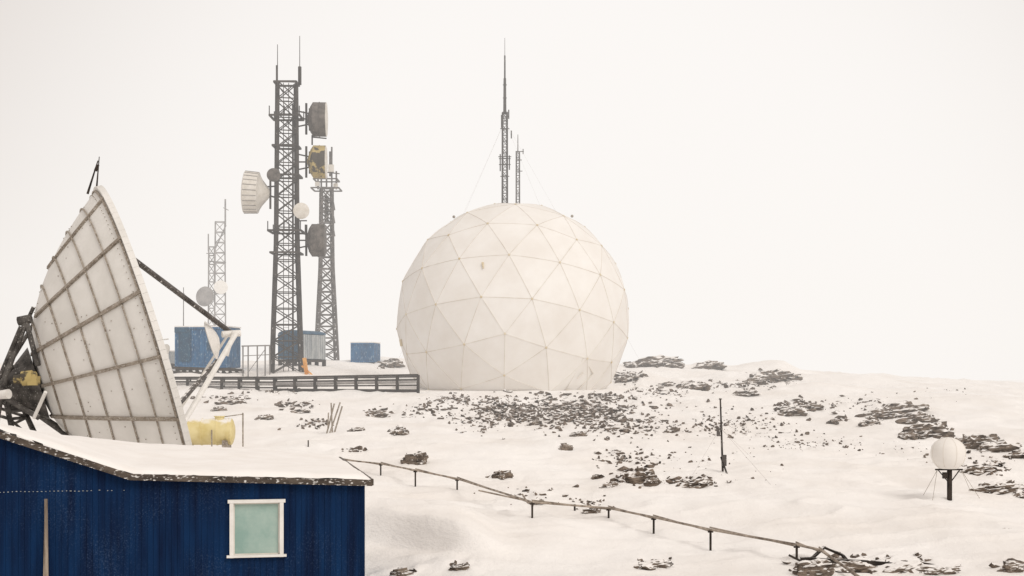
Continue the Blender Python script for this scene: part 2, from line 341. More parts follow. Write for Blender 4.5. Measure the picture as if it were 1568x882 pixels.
seg=[-.14,4.45,9.2,13.6]
for i in range(3):
    a,c=seg[i],seg[i+1]
    fm.beam(wl(a,rt(a)+.04,.16),wl(c,rt(c)+.04,.16),.05,.12)
    fm.beam(wl(a,rt(a)-.01,.06),wl(c,rt(c)-.01,.06),.16,.03)
fm.beam(wl(-.14,rt(0)+.04,.16),wb(-.14,rt(0)+.06,Lb+.1),.05,.12)
fm.obj('fascia',M_fascia,bld)
lm=MB(); z=-2.12
k=4.5
while k<9.0:
    if random.random()<.8: lm.box(wl(k,z+.005*math.sin(k*9)+random.uniform(-.004,.004),.012),random.uniform(.015,.035),.012,.011,wd,fn)
    k+=.075
lm.obj('nail_line',M_greycor,bld)
lm=MB(); lm.tube(wl(5.95,-5.0,.25),wl(5.98,-2.25,.16),.045,.03,8); lm.tube(wl(6.02,-5.0,.3),wl(5.99,-2.5,.12),.03,.02,6); lm.obj('leaning_pole',M_wood,bld)
sm=MB(); nl,nd=160,50; BT=[-1.95,-1.95,-1.63,-1.45,-1.30,-1.9]
vs=[];fs=[]
for j in range(nd+1):
    v=(j/nd)**1.4
    for i in range(nl+1):
        l=-.12+13.6*i/nl
        f_=rt(l)+.13; bk=float(np.interp(l,RL,BT))
        h=f_*(1-v)+bk*v
        q=C0+wd*l+bd*(-.17+v*(Lb+.3))
        edge=min(1,min(v*Lb/.3, (l+.12)/.3)); edge=math.sqrt(max(0,edge*(2-edge)))
        h+=.10*edge+noise.noise(Vector((q.x*.6,q.y*.6,3)))*.06*edge+noise.noise(Vector((q.x*3,q.y*3,3)))*.015*edge
        h+=(1-edge)*noise.noise(Vector((q.x*5,q.y*5,1)))*.03
        vs.append((q.x,q.y,E+h-.03))
for j in range(nd):
    for i in range(nl):
        a=j*(nl+1)+i; fs.append((a+1,a,a+nl+1,a+nl+2))
sm.add(vs,fs)
sm.obj('roof_snow',M_snow,bld,True)

# ---------------------------------------------------------------- big dish
YD=50.0; mpx=YD/F
Cc=W(224,541,YD); R=258*mpx; dep=165*mpx
ph=math.radians(19); ep=math.radians(16.5)
A=Vector((math.cos(ep)*math.cos(ph),math.cos(ep)*math.sin(ph),math.sin(ep)))
T=Vector((-math.sin(ep)*math.cos(ph),-math.sin(ep)*math.sin(ph),math.cos(ep)))
Nn=Vector((math.sin(ph),-math.cos(ph),0))
def dp(p,q,off=0):
    r2=p*p+q*q
    nrm=(-A*1.0+T*(p*2*dep/R)*1.0+Nn*(q*2*dep/R)).normalized()
    return Cc+T*(p*R)+Nn*(q*R)-A*(dep*(1-r2))+nrm*off
dish=root('satellite_dish',Vector((Cc.x-3.5,Cc.y,zt(Cc.x-3.5,Cc.y))))
dm=MB()
for off in(0.0,-.1):
    vs=[];fs=[];nr_,na=26,96
    for i in range(nr_+1):
        r=max(i/nr_,.01)
        for j in range(na):
            t=2*math.pi*j/na; vs.append(dp(r*math.cos(t),r*math.sin(t),off))
    for i in range(nr_):
        for j in range(na):
            f4=(i*na+j,i*na+(j+1)%na,(i+1)*na+(j+1)%na,(i+1)*na+j); fs.append(f4 if off==0 else f4[::-1])
    dm.add(vs,fs)
dm.obj('reflector_panels',M_panel,dish,True)
rm=MB(); na=120
for j in range(na):
    t0,t1=2*math.pi*j/na,2*math.pi*(j+1)/na
    p0,p1=dp(math.cos(t0),math.sin(t0),-.04),dp(math.cos(t1),math.sin(t1),-.04)
    rm.beam(p0,p1,.22,.2,up=A)
rm.obj('rim',M_panel,dish)
rb=MB(); thin=MB()
def curve(pts,w,h,m_=None):
    for a,c in zip(pts[:-1],pts[1:]): (m_ or rb).beam(a,c,w,h,up=(a-Cc).normalized())
for r in(.35,.54,.68,.80,.905,.985):
    curve([dp(r*math.cos(t),r*math.sin(t),.03) for t in np.linspace(-.35,2*math.pi-.35,90)],.05 if r<.98 else .07,.05)
def row_(k,w,h,m_=None):
    for sgn in (1,-1):
        pts=[]
        for a in np.linspace(.0,1,26):
            p=k*(.5+.5*a); r2=a
            if p*p<=r2: pts.append(dp(p,sgn*math.sqrt(r2-p*p),.035))
        if len(pts)>1: curve(pts,w,h,m_)
for k in(.90,.64,.33,-.03,-.38,-.72): row_(k,.11,.09)
for i in range(150):
    t=2*math.pi*i/150
    for rr_ in(.965,1.0):
        c=dp(rr_*math.cos(t),rr_*math.sin(t),.03 if rr_<1 else .05); rb.box(c,.025,.025,.025)
for i in range(110):
    r=random.uniform(.4,.93); t=random.uniform(0,2*math.pi); rb.box(dp(r*math.cos(t),r*math.sin(t),.01),.028,.028,.028)
rb.obj('back_ribs',M_rib,dish)
vtx=Cc-A*dep
mm=MB()
hub=vtx-A*.9
mm.lathe(vtx-A*1.1,A,[(0,.02),(0,.7),(.5,.8),(1.15,1.3)],16)
gz=lambda q: Vector((q.x,q.y,zt(q.x,q.y)-.3))
feet=[hub+Vector((-1.7,-1.4,0)),hub+Vector((-1.7,1.6,0)),hub+Vector((1.2,-1.6,0)),hub+Vector((1.3,1.6,0))]
tops=[hub+Vector((-.9,-.7,.1)),hub+Vector((-.9,.7,.1)),hub+Vector((.1,-.7,-.4)),hub+Vector((.1,.7,-.4))]
for a,c in zip(feet,tops): mm.tube(gz(a),c,.11,.09,8)
for i,j in((0,1),(1,3),(3,2),(2,0)):
    for f_ in(.25,.55,.85):
        p0=gz(feet[i]).lerp(tops[i],f_);p1=gz(feet[j]).lerp(tops[j],f_); mm.tube(p0,p1,.055,n=6)
        if f_<.8: mm.tube(p0,gz(feet[j]).lerp(tops[j],f_+.3),.05,n=6)
    mm.tube(tops[i],tops[j],.09,n=6)
for p,q in((.42,.1),(.40,-.3),(-.35,.2),(-.3,-.2)):
    mm.tube(hub+Vector((-.5,0,.2)),dp(p,q,.1),.075,n=6)
mm.tube(hub+Vector((-.7,-.6,-.2)),W(18,560,47.5),.12,n=8); mm.tube(W(40,492,47.5),W(5,585,47.2),.10,n=8); mm.tube(W(40,492,47.5),W(58,560,47.4),.09,n=8)
mm.tube(W(28,492,47.5),W(48,488,47.5),.16,n=8); mm.tube(W(5,585,47.2),hub+Vector((-.5,-.6,-.5)),.14,n=8); mm.tube(W(5,585,47.2),W(-8,660,47.2),.1,n=8); mm.tube(W(-8,600,47.2),W(60,640,47.2),.09,n=8)
mm.tube(W(32,500,47.3),W(-10,600,47.3),.07,n=8)
mm.obj('pedestal_mount',M_darkm,dish,True)
ym=MB(); ym.lathe(W(36,580,46.6),(1,.1,.12),[(-.3,.01),(-.3,.15),(-.05,.17),(-.04,.25),(.3,.25),(.31,.2),(.42,.19),(.43,.01)],16); ym.box(W(52,583,46.6),.3,.4,.3); ym.obj('drive_gearbox',M_drumy,dish,True)
wm2=MB(); wm2.lathe(W(6,604,46.5),(1,-.4,.1),[(-.25,.01),(-.25,.14),(.2,.16),(.2,.01)],14); wm2.tube(W(70,600,46),W(52,640,46.5),.06,n=8); wm2.obj('motor',M_white,dish,True)
sm=MB()
feed=W(352,508,52.0)
sm.tube(dp(.66,.66,-.05),feed,.095,n=8)
sm.tube(dp(-.32,.93,-.05),W(332,553,51),.085,n=8)
sm.obj('feed_struts_dark',M_steel2,dish)
sm=MB(); sm.tube(dp(-.42,.90,-.05),W(361,511,51.5),.095,n=8); sm.tube(dp(-.60,-.75,-.05),feed,.05,n=6)
sm.tube(W(340,512,51.5),W(368,510,51.8),.12,n=10); sm.tube(W(358,508,51.5),W(347,545,51.4),.07,n=8)
cS=W(324,521,51.5); prof=[(-.02,.74),(.06,.62),(.16,.42),(.24,.22),(.28,.01)]
sm.lathe(cS,(A+Vector((0,-.22,0))).normalized(),[(-.06,.01),(-.05,.7)]+prof,26)
sm.obj('feed_and_subreflector',M_white,dish,True)
sm=MB(); sm.tube(dp(1.0,0,0),W(152,240,50),.035,.015,6); sm.tube(W(134,297,50),W(150,246,50),.045,.02,6); sm.tube(W(146,262,50),W(150,252,50),.06,n=6); sm.obj('lightning_rod',M_dark,dish)

# ---------------------------------------------------------------- radome
YR=110; m=YR/F; RC=W(786,488,YR); RR=178.5*m; zbase=W(786,600,YR-3).z
def geodesic(freq):
    t=(1+5**.5)/2
    v=[Vector(p).normalized() for p in((-1,t,0),(1,t,0),(-1,-t,0),(1,-t,0),(0,-1,t),(0,1,t),(0,-1,-t),(0,1,-t),(t,0,-1),(t,0,1),(-t,0,-1),(-t,0,1))]
    fc=[(0,11,5),(0,5,1),(0,1,7),(0,7,10),(0,10,11),(1,5,9),(5,11,4),(11,10,2),(10,7,6),(7,1,8),(3,9,4),(3,4,2),(3,2,6),(3,6,8),(3,8,9),(4,9,5),(2,4,11),(6,2,10),(8,6,7),(9,8,1)]
    V=[];D={};Fc=[]
    def g(p):
        p=p.normalized(); k=(round(p.x,4),round(p.y,4),round(p.z,4))
        if k not in D: D[k]=len(V); V.append(p)
        return D[k]
    for a,b_,c in fc:
        A_,B_,C_=v[a],v[b_],v[c]; G_={}
        for i in range(freq+1):
            for j in range(freq+1-i):
                G_[i,j]=g((A_*(freq-i-j)+B_*i+C_*j)/freq)
        for i in range(freq):
            for j in range(freq-i):
                Fc.append((G_[i,j],G_[i+1,j],G_[i,j+1]))
                if i+j<freq-1: Fc.append((G_[i+1,j],G_[i+1,j+1],G_[i,j+1]))
    return V,Fc
V,Fc=geodesic(3)
Rm=Euler((.33,.21,.55)).to_matrix()
bm=bmesh.new(); bv=[bm.verts.new(RC+(Rm@p)*RR) for p in V]
for f in Fc: bm.faces.new([bv[i] for i in f])
bmesh.ops.bisect_plane(bm,geom=list(bm.verts)+list(bm.edges)+list(bm.faces),plane_co=(0,0,zbase),plane_no=(0,0,1),clear_inner=True)
bmesh.ops.recalc_face_normals(bm,faces=list(bm.faces))
rad=root('radome',Vector((RC.x,RC.y,zbase)))
INF=.40
def infl(p):
    if p.z<=zbase+.02: return p.copy()
    d=p-RC; L_=d.length; return RC+d*((L_+(RR-L_)*INF)/L_)
sm=MB(); hm=MB()
for e in bm.edges:
    a,c=e.verts[0].co.copy(),e.verts[1].co.copy()
    pts=[infl(a.lerp(c,i/4)) for i in range(5)]
    for q0,q1 in zip(pts[:-1],pts[1:]): sm.tube(q0,q1,.027,n=4,cap=False)
for v in bm.verts:
    d=(v.co-RC).normalized()
    if v.co.z>zbase+.1: hm.lathe(v.co+d*.01,d,[(0,.09),(.04,.075),(.05,.01)],8)
bmesh.ops.subdivide_edges(bm,edges=list(bm.edges),cuts=3,use_grid_fill=True)
for v in bm.verts: v.co=infl(v.co)
me=bpy.data.meshes.new('membrane'); bm.to_mesh(me); bm.free(); me.materials.append(M_dome)
me.polygons.foreach_set('use_smooth',[True]*len(me.polygons)); me.set_sharp_from_angle(angle=math.radians(7))
o=bpy.data.objects.new('membrane',me); col.objects.link(o); o.parent=rad; o.matrix_parent_inverse=Matrix.Translation(-rad.location)
sm.obj('seams',M_seam,rad); hm.obj('hubs',M_hub,rad)
def dsurf(px,row,off=.0):
    d=(W(px,row,YR)-Vector((0,0,E))).normalized(); o_=Vector((0,0,E)); oc=o_-RC; b_=oc.dot(d); c=oc.dot(oc)-(RR+off)**2
    t=-b_-math.sqrt(max(0,b_*b_-c)); return o_+d*t
sm=MB(); q=[dsurf(*p,-.06) for p in((867,597),(893,548),(908,572),(884,599))]
for a,c in zip(q,q[1:]+q[:1]): sm.tube(a,c,.04,n=6)
sm.tube(dsurf(884,580),dsurf(893,570),.05,n=6)
sm.obj('access_hatch',M_seam,rad)
sm=MB(); sm.tube(dsurf(739,402,-.06),dsurf(740,411,-.06),.09,.04,8); sm.tube(dsurf(613,520,.0),dsurf(615,530,.0),.1,.1,6); sm.obj('rust_stains',M_hub,rad)
sm=MB()
for px,row in((695,330),(876,329)): sm.sphere(W(px,row+2,YR),.12,8)
sm.obj('vent_caps',M_rib,rad)
sm=MB(); sm.lathe((RC.x,RC.y,zbase-.9),(0,0,1),[(0,7.3),(.78,7.3),(.9,7.15),(.9,.1)],64); sm.obj('snow_plinth',M_snow,rad,True)

# ---------------------------------------------------------------- lattice
def lattice(mb,base_,h,prof,nseg,leg,br,rot=0.0,x=True,sides=4):
    base_=Vector(base_)
    def cor(z,k):
        w=float(np.interp(z/h,[p[0] for p in prof],[p[1] for p in prof]))/2*math.sqrt(2)
        t=rot+2*math.pi*k/sides+math.pi/4; return base_+Vector((w*math.cos(t),w*math.sin(t),z))
    zs=[h*i/nseg for i in range(nseg+1)]
    for i in range(nseg):
        for k in range(sides):
            a,b_=cor(zs[i],k),cor(zs[i+1],k); c,d=cor(zs[i],k+1),cor(zs[i+1],k+1)
            mb.beam(a,b_,leg); mb.beam(b_,d,br)
            if x: mb.beam(a,d,br); mb.beam(c,b_,br)
            else: mb.beam(a,d,br) if (i+k)%2 else mb.beam(c,b_,br)
def drum(par,c,axis,R_,L_,mat,cap,name,back=.45):
    a=Vector(axis).normalized(); mb=MB()
    mb.lathe(c-a*L_/2,a,[(-back,.12),(-back*.9,.3),(-back*.4,R_*.75),(0,R_*.97),(0.02,R_),(L_*.48,R_),(L_*.49,R_*1.03),(L_*.53,R_*1.03),(L_*.54,R_),(L_,R_),(L_,R_*.96)],32)
    mb.obj(name,mat,par,True)
    mb=MB(); mb.lathe(c-a*L_/2,a,[(L_-.04,R_*.97),(L_+.04,R_*1.02),(L_+.09,R_*.9),(L_+.13,R_*.5),(L_+.14,.01)],32); mb.obj(name+'_cover',cap,par,True)

YT=110; tb=W(439,577,YT); tb.z=zt(tb.x,tb.y)-.1
tower=root('communication_tower',tb); mt=YT/F
zz=lambda row,Y=YT: E+(H0-row)/F*Y
th=zz(128)-tb.z
mb=MB(); lattice(mb,tb,th,[(0,2.25),(.46,1.62),(1,1.42)],18,.17,.075,.25)
for row,w in((180,2.3),(270,2.1),(355,2.5),(225,1.9),(128,1.7),(388,2.2)):
    z=zz(row)
    for s in(-1,1):
        mb.box((tb.x+s*w*.5,tb.y,z),.12,w,.14); mb.box((tb.x,tb.y+s*w*.5,z),w,.12,.14)
    if row in(355,180):
        for sx in(-1,0,1):
            for sy in(-1,1): mb.beam((tb.x+sx*w*.5,tb.y+sy*w*.5,z),(tb.x+sx*w*.5,tb.y+sy*w*.5,z+.7),.06)
for s in(-.2,.2): mb.beam((tb.x+s,tb.y-.3,tb.z),(tb.x+s,tb.y-.3,tb.z+th),.04)
for i in range(int(th/.5)): mb.beam((tb.x-.2,tb.y-.3,tb.z+i*.5),(tb.x+.2,tb.y-.3,tb.z+i*.5),.025)
mb.beam((tb.x+.45,tb.y+.2,tb.z),(tb.x+.45,tb.y+.2,tb.z+th*.93),.12,.08)
mb.beam(W(424,130,YT),W(424,100,YT),.12); mb.beam(W(459,130,YT),W(459,102,YT),.2)
mb.beam(W(424,128,YT),W(434,142,YT),.08)
for row in(182,248,368):
    for dr in(-12,0,12): mb.beam(W(455,row+dr,YT),W(478,row+dr*.6,YT),.10)
    mb.beam(W(469,row-24,YT),W(469,row+24,YT),.13); mb.beam(W(474,row-16,YT),W(474,row+18,YT),.09)
for dr in(-10,8): mb.beam(W(425,295+dr,YT-.4),W(408,293+dr*.7,YT-.8),.11)
mb.beam(W(414,268,YT-.8),W(414,320,YT-.8),.12); mb.beam(W(452,338,YT),W(470,338,YT),.09); mb.beam(W(452,320,YT-1),W(463,325,YT-1),.08)
mb.beam(W(418,262,YT-1),W(428,262,YT-1),.08)
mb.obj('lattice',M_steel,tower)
mb=MB(); mb.tube(W(425,130,YT),W(425,68,YT),.04,.025,5); mb.tube(W(459,130,YT),W(459,55,YT),.04,.025,5); mb.obj('whip_antennas',M_steel,tower)
drum(tower,W(489,183,YT),(1,.07,.0),26*mt,20*mt,M_drum,M_cream,'drum_antenna_a')
drum(tower,W(489,248,YT),(1,.07,.0),25*mt,19*mt,M_drumy,M_cream,'drum_antenna_b')
drum(tower,W(487,368,YT),(1,.04,.0),25*mt,19*mt,M_drum,M_drum,'drum_antenna_c')
mb=MB(); mb.tube(W(478,150+60,YT),W(500,212,YT),.05,n=6); mb.tube(W(478,207,YT),W(478,222,YT),.06,n=6); mb.obj('ice_guard_struts',M_steel,tower)
a=Vector((-1,-.05,.05)).normalized(); c=W(390,295,YT-1)
mb=MB(); mb.lathe(c,a,[(-1.15,.1),(-1.1,.35),(-.55,1.05),(-.3,1.5),(-.3,1.56),(.75,1.62),(.8,1.55),(.88,1.2),(.95,.6),(.96,.01)],36)
mb.obj('shrouded_dish_body',M_cream,tower,True)
mb=MB()
for k in range(24):
    t=2*math.pi*k/24; u=a.cross(Vector((0,0,1))).normalized(); w_=a.cross(u)
    d=u*math.cos(t)+w_*math.sin(t); mb.beam(c+a*-.28+d*1.575,c+a*.74+d*1.635,.035)
mb.obj('shroud_clamps',M_steel3,tower)
mb=MB(); mb.lathe(W(419,268,YT-1.6),(.1,-1,0),[(-.25,.1),(-.1,.42),(0,.52),(.1,.52),(.13,.01)],24); mb.obj('small_dish_grey',M_drum,tower,True)
mb=MB(); mb.lathe(W(461,323,YT-1.6),(.35,-1,0),[(-.3,.1),(-.1,.45),(0,.62),(.12,.62),(.25,.4),(.3,.01)],24); mb.obj('small_dish_white',M_cream,tower,True)
mb=MB(); mb.beam(W(466,548,YT-2),W(470,576,YT-2),.2,.3); mb.beam(W(462,560,YT-2),W(478,574,YT-2),.12); mb.obj('orange_ladder_guard',M_orange,tower)

Y2=136; t2=W(500,553,Y2); t2.z=zt(t2.x,t2.y)-.1; tow2=root('communication_tower',t2)
z2=lambda r: zz(r,Y2); h2=z2(288)-t2.z
mb=MB(); lattice(mb,t2,h2,[(0,1.95),(.55,1.15),(1,1.0)],15,.17,.10,.3)
for row,w in((290,2.6),(276,2.2)):
    for s in(-1,1): mb.box((t2.x+s*w*.5,t2.y,z2(row)),.12,w,.12); mb.box((t2.x,t2.y+s*w*.5,z2(row)),w,.12,.12)
for px in(487,492,500,508,515): mb.beam(W(px,290,Y2),W(px,262 if px!=508 else 225,Y2),.12)
mb.beam(W(484,262,Y2),W(520,266,Y2),.1); mb.beam(W(506,232,Y2),W(506,270,Y2),.2); mb.beam(W(500,300,Y2),W(500,340,Y2),.3)
for row in(310,330,350): mb.beam(W(509,row,Y2),W(511,row+12,Y2),.25)
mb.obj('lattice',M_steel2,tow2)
mb=MB(); mb.box(W(507,258,Y2),.5,.5,.7); mb.box(W(514,285,Y2),.4,.4,.5); mb.box(W(486,282,Y2),.4,.4,.4); mb.obj('panel_antennas',M_cream,tow2)

Y3=185
def smallmast(px,rb_,rtop,w,name='lattice_mast',Y=Y3,nseg=16,sp=.09):
    b_=W(px,rb_,Y); b_.z=min(b_.z,zt(b_.x,b_.y))-.1
    r=root(name,b_); mb=MB(); h=zz(rtop,Y)-b_.z
    lattice(mb,b_,h,[(0,w),(1,w*.8)],nseg,sp*1.5,sp,.2,x=False)
    return r,mb
r,mb=smallmast(337,495,340,1.5)
mb.beam(W(345,345,Y3),W(345,305,Y3),.16); mb.beam(W(342,318,Y3),W(350,322,Y3),.1); mb.beam(W(330,380,Y3),W(346,345,Y3),.14)
mb.beam(W(320,400,Y3),W(346,402,Y3),.14)
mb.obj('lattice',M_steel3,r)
r,mb=smallmast(324,495,378,.9)
mb.beam(W(319,385,Y3),W(319,358,Y3),.12); mb.beam(W(316,388,Y3),W(332,388,Y3),.1)
mb.obj('lattice',M_steel3,r)
mb=MB(); mb.lathe(W(314,454,Y3-2),(-.35,-1,.1),[(-.5,.2),(-.2,.9),(0,1.3),(.1,1.3),(.15,.01)],24); mb.obj('mast_dish',M_steel3,r,True)
mb=MB(); mb.lathe(W(338,440,Y3-2),(.35,-1,.1),[(-.5,.2),(-.2,.7),(0,.9),(.1,.9),(.15,.01)],24); mb.obj('mast_dish_white',M_white,r,True)
b_=W(281,500,150); b_.z=zt(b_.x,b_.y); r=root('antenna_pole',b_); mb=MB(); mb.tube(b_,W(281,440,150),.07,.04,6); mb.beam(W(279,450,150),W(283,450,150),.05); mb.obj('pole',M_steel2,r)

YM=132
b_=W(773,560,YM); b_.z=zt(b_.x,b_.y); r=root('radio_mast',b_); mb=MB()
lattice(mb,b_,zz(172,YM)-b_.z,[(0,.5),(1,.42)],44,.075,.045,.2,x=False)
mb.tube(W(773,175,YM),W(773,120,YM),.15,.12,6); mb.tube(W(773,120,YM),W(773,85,YM),.08,.07,6); mb.tube(W(773,85,YM),W(773,58,YM),.025,.02,5)
for row,l in((178,6),(185,5),(197,7),(240,10),(243,9),(252,9),(270,7),(130,3),(150,3)):
    mb.beam(W(773-l,row,YM),W(773+l,row,YM),.07)
for px,r0,r1 in((766,236,262),(780,238,260),(779,168,182),(783,200,212),(768,176,196)): mb.beam(W(px,r0,YM),W(px,r1,YM),.09)
mb.obj('lattice',M_steel,r)
gw=MB()
for px,Y in((610,150),(600,125),(930,150),(990,120)):
    q=W(px,580,Y); gw.tube(W(773,185,YM),Vector((q.x,Y,zt(q.x,Y))),.005,n=4)
gw.obj('guy_wires',M_wire,r)
b_=W(793,560,YM+2); b_.z=zt(b_.x,b_.y); r=root('radio_mast',b_); mb=MB()
lattice(mb,b_,zz(232,YM+2)-b_.z,[(0,.36),(1,.3)],36,.055,.035,.2,x=False)
mb.tube(W(793,235,YM+2),W(793,206,YM+2),.05,.03,6)
for row,l in((232,9),(245,6),(262,7)): mb.beam(W(793-l*.4,row,YM+2),W(793+l,row,YM+2),.07)
mb.beam(W(801,228,YM+2),W(801,236,YM+2),.07)
mb.obj('lattice',M_steel2,r)

# ---------------------------------------------------------------- containers
def container(name,pxl,pxr,rT,rB,Y,rot,depth,m1,m2,round_=False):
    p=W(pxl,rB,Y); wdt=(pxr-pxl)/F*Y/math.cos(rot); h=(rB-rT)/F*Y
    ax=Vector((math.cos(rot),math.sin(rot),0)); ay=Vector((-math.sin(rot),math.cos(rot),0))
    r=root(name,Vector((p.x,p.y,zt(p.x,p.y))))
    c=p+ax*wdt/2+ay*depth/2
    mb=MB(); mb.box(c+Vector((0,0,h/2)),wdt,depth,h,ax,ay)
    n=int(wdt/.42)
    for i in range(n+1): mb.box(p+ax*(wdt*i/n)-ay*.03+Vector((0,0,h/2)),.10,.07,h*.94,ax,ay)
    mb.box(p+ax*wdt/2-ay*.04+Vector((0,0,h-.07)),wdt+.1,.1,.14,ax,ay); mb.box(p+ax*wdt/2-ay*.04+Vector((0,0,.07)),wdt+.1,.1,.14,ax,ay)
    mb.obj('body',m1,r)
    mb=MB(); q=p+ax*wdt; n=int(depth/.3)
    for i in range(n): mb.box(q+ax*.03+ay*(depth*(i+.5)/n)+Vector((0,0,h/2)),.08,depth/n*.55,h*.96,ax,ay)
    mb.box(q+ax*.012+ay*depth/2+Vector((0,0,h/2)),.03,depth*.99,h*.97,ax,ay)
    mb.obj('side_panels',m2,r)
    mb=MB()
    if round_:
        vs=[];fs=[];K=8
        for s in(-.06,depth+.06):
            for k in range(K+1):
                t=math.pi*k/K; vs.append(c-ay*depth/2+ay*s-ax*(math.cos(t)*(wdt/2+.06))+Vector((0,0,h+.02+.35*math.sin(t))))
        for k in range(K): fs.append((k,k+1,K+2+k,K+1+k))
        fs.append(tuple(range(K+1))[::-1]); fs.append(tuple(range(K+1,2*K+2)))
        mb.add(vs,fs); mb.obj('rounded_roof',m1,r)
    else:
        mb.box(c+Vector((0,0,h+.05)),wdt+.16,depth+.16,.1,ax,ay); mb.obj('roof_snow',M_snow,r)
    mb=MB()
    for i in range(4):
        for j in(0,1):
            q=p+ax*(wdt*(i+.1)/3.2)+ay*(depth*j+.1-.2*j); mb.box(Vector((q.x,q.y,(q.z-.05+zt(q.x,q.y)-.2)/2)),.25,.25,max(.1,q.z-zt(q.x,q.y)+.2),ax,ay)
    mb.box(c+Vector((0,0,-.12)),wdt*.98,depth*.98,.2,ax,ay)
    mb.obj('stilts',M_dark,r)
    return r,p,ax,ay,wdt,h
r,p,ax,ay,wd_,h_=container('blue_container',269,349,501,563,113,-.12,3.4,M_blue,M_blue)
mb=MB(); mb.box(p+ax*.75-ay*.08+Vector((0,0,h_*.55)),.95,.06,h_*.8,ax,ay); mb.box(p+ax*3.0-ay*.08+Vector((0,0,h_*.55)),.7,.06,.7,ax,ay); mb.box(p+ax*.5-ay*.1+Vector((0,0,h_*.93)),1.1,.1,.4,ax,ay); mb.obj('door_and_shutter',M_bluedk,r)
container('blue_container',427,466,512,550,120,-.42,3.6,M_bluedk,M_greycor,True)
container('blue_container',538,572,525,555,131,-.12,2.8,M_blue,M_blue)
container('equipment_hut',238,258,538,556,120,-.1,2.2,M_white,M_greycor)
mb=MB(); r=root('small_satellite_dish',W(247,552,117)); mb.lathe(W(250,540,117),(-.6,-.7,.45),[(-.25,.05),(-.15,.45),(0,.78),(.03,.78),(-.1,.4),(-.18,.05)],24); mb.tube(W(250,542,117),W(250,575,117),.06,n=6); mb.tube(W(236,522,117),W(258,519,117),.05,n=6); mb.obj('dish',M_cream,r,True)

# ---------------------------------------------------------------- trestle / pipe rack
tr=root('wooden_pipe_trestle',W(440,600,99)); mb=MB(); ms=MB()
pts=[W(236,578,104),W(420,578,100),W(640,574,98)]
def along(k): return pts[0].lerp(pts[1],k*2) if k<.5 else pts[1].lerp(pts[2],k*2-1)
dn=lambda d: Vector((0,0,-d))
for i in range(2):
    a,c=pts[i],pts[i+1]
    mb.beam(a,c,.25,.13); mb.beam(a+dn(.30),c+dn(.33),.12,.11); mb.beam(a+dn(.62),c+dn(.72),.14,.10); mb.beam(a+dn(.88),c+dn(1.1),.3,.20)
    o_=Vector((0,.9,0)); mb.beam(a+o_+dn(.12),c+o_+dn(.12),.2,.1)
    ms.tube(a+Vector((0,.45,-.45)),c+Vector((0,.45,-.45)),.13,n=10)
for i in range(15):
    q=along(i/14); mb.beam(q,Vector((q.x,q.y,zt(q.x,q.y)-.2)),.15); mb.beam(q+Vector((0,.9,0)),Vector((q.x,q.y+.9,zt(q.x,q.y+.9)-.2)),.10)
mb.obj('timber_frame',M_dark,tr); ms.obj('lagged_pipe',M_snow,tr,True)
r=root('service_platform',W(310,575,108)); mb=MB()
a,c=W(240,562,109),W(372,567,109)
for dz in(0,-.35,-.7): mb.beam(a+Vector((0,0,dz)),c+Vector((0,0,dz)),.25,.2)
for i in range(14): q=a.lerp(c,i/13); mb.beam(q,Vector((q.x,q.y,zt(q.x,q.y)-.1)),.14)
for i in range(13): q=a.lerp(c,i/13); q2=a.lerp(c,(i+1)/13); mb.beam(q,q2-Vector((0,0,.7)),.1)
mb.obj('deck_frame',M_dark,r)
mb=MB()
for px,r0 in((372,530),(380,530),(394,530),(406,528),(413,530)): mb.beam(W(px,r0,108),W(px,577,108),.08)
mb.beam(W(370,530,108),W(414,529,108),.10); mb.beam(W(372,545,108),W(414,543,108),.06); mb.beam(W(380,570,108),W(406,535,108),.05)
mb.obj('railing',M_steel3,r)

# ---------------------------------------------------------------- yellow tank
YK=60; c=W(318,661,YK); r=root('yellow_tank',Vector((c.x,c.y,zt(c.x,c.y)))); mb=MB(); k=YK/F
mb.lathe(c-Vector((1.15,0,0)),(1,.05,0),[(-.12,.01),(-.10,.2),(-.04,.42),(0,.56),(2.15,.56),(2.2,.48),(2.26,.3),(2.29,.01)],32)
for s in(.25,.9,1.55,2.0): mb.lathe(c-Vector((1.15,0,0)),(1,.05,0),[(s-.03,.56),(s-.03,.58),(s+.03,.58),(s+.03,.56)],32)
mb.lathe(c+Vector((.5,0,.48)),(0,0,1),[(0,.2),(.14,.2),(.15,.24),(.19,.24),(.2,.01)],16)
mb.obj('tank_shell',M_yellow,r,True)
mb=MB()
for s in(-.8,.8): mb.box(c+Vector((s,0,-.6)),.2,1.0,.5)
mb.tube(c+Vector((.3,-.6,.1)),c+Vector((.3,-.6,-.7)),.03,n=6); mb.tube(W(372,632,YK),W(372,684,YK),.03,n=6); mb.tube(W(330,640,YK),W(373,634,YK),.02,n=6)
mb.obj('saddles_and_pipes',M_rib,r)
q=G(472,684); r=root('marker_stake',q); mb=MB(); mb.tube(q-Vector((0,0,.1)),W(472,674,q.y),.03,n=6); mb.obj('stake',M_dark,r)

q=G(510,662); r=root('wooden_stakes',q); mb=MB()
for a_,b2,c_,d_ in((500,662,512,618),(504,663,521,616),(509,662,507,617),(512,660,524,622),(502,655,503,632)):
    g0=W(a_,b2,q.y); mb.beam(g0-Vector((0,0,.1)),W(c_,d_,q.y+.3),.06)
mb.obj('stakes',M_rib,r)

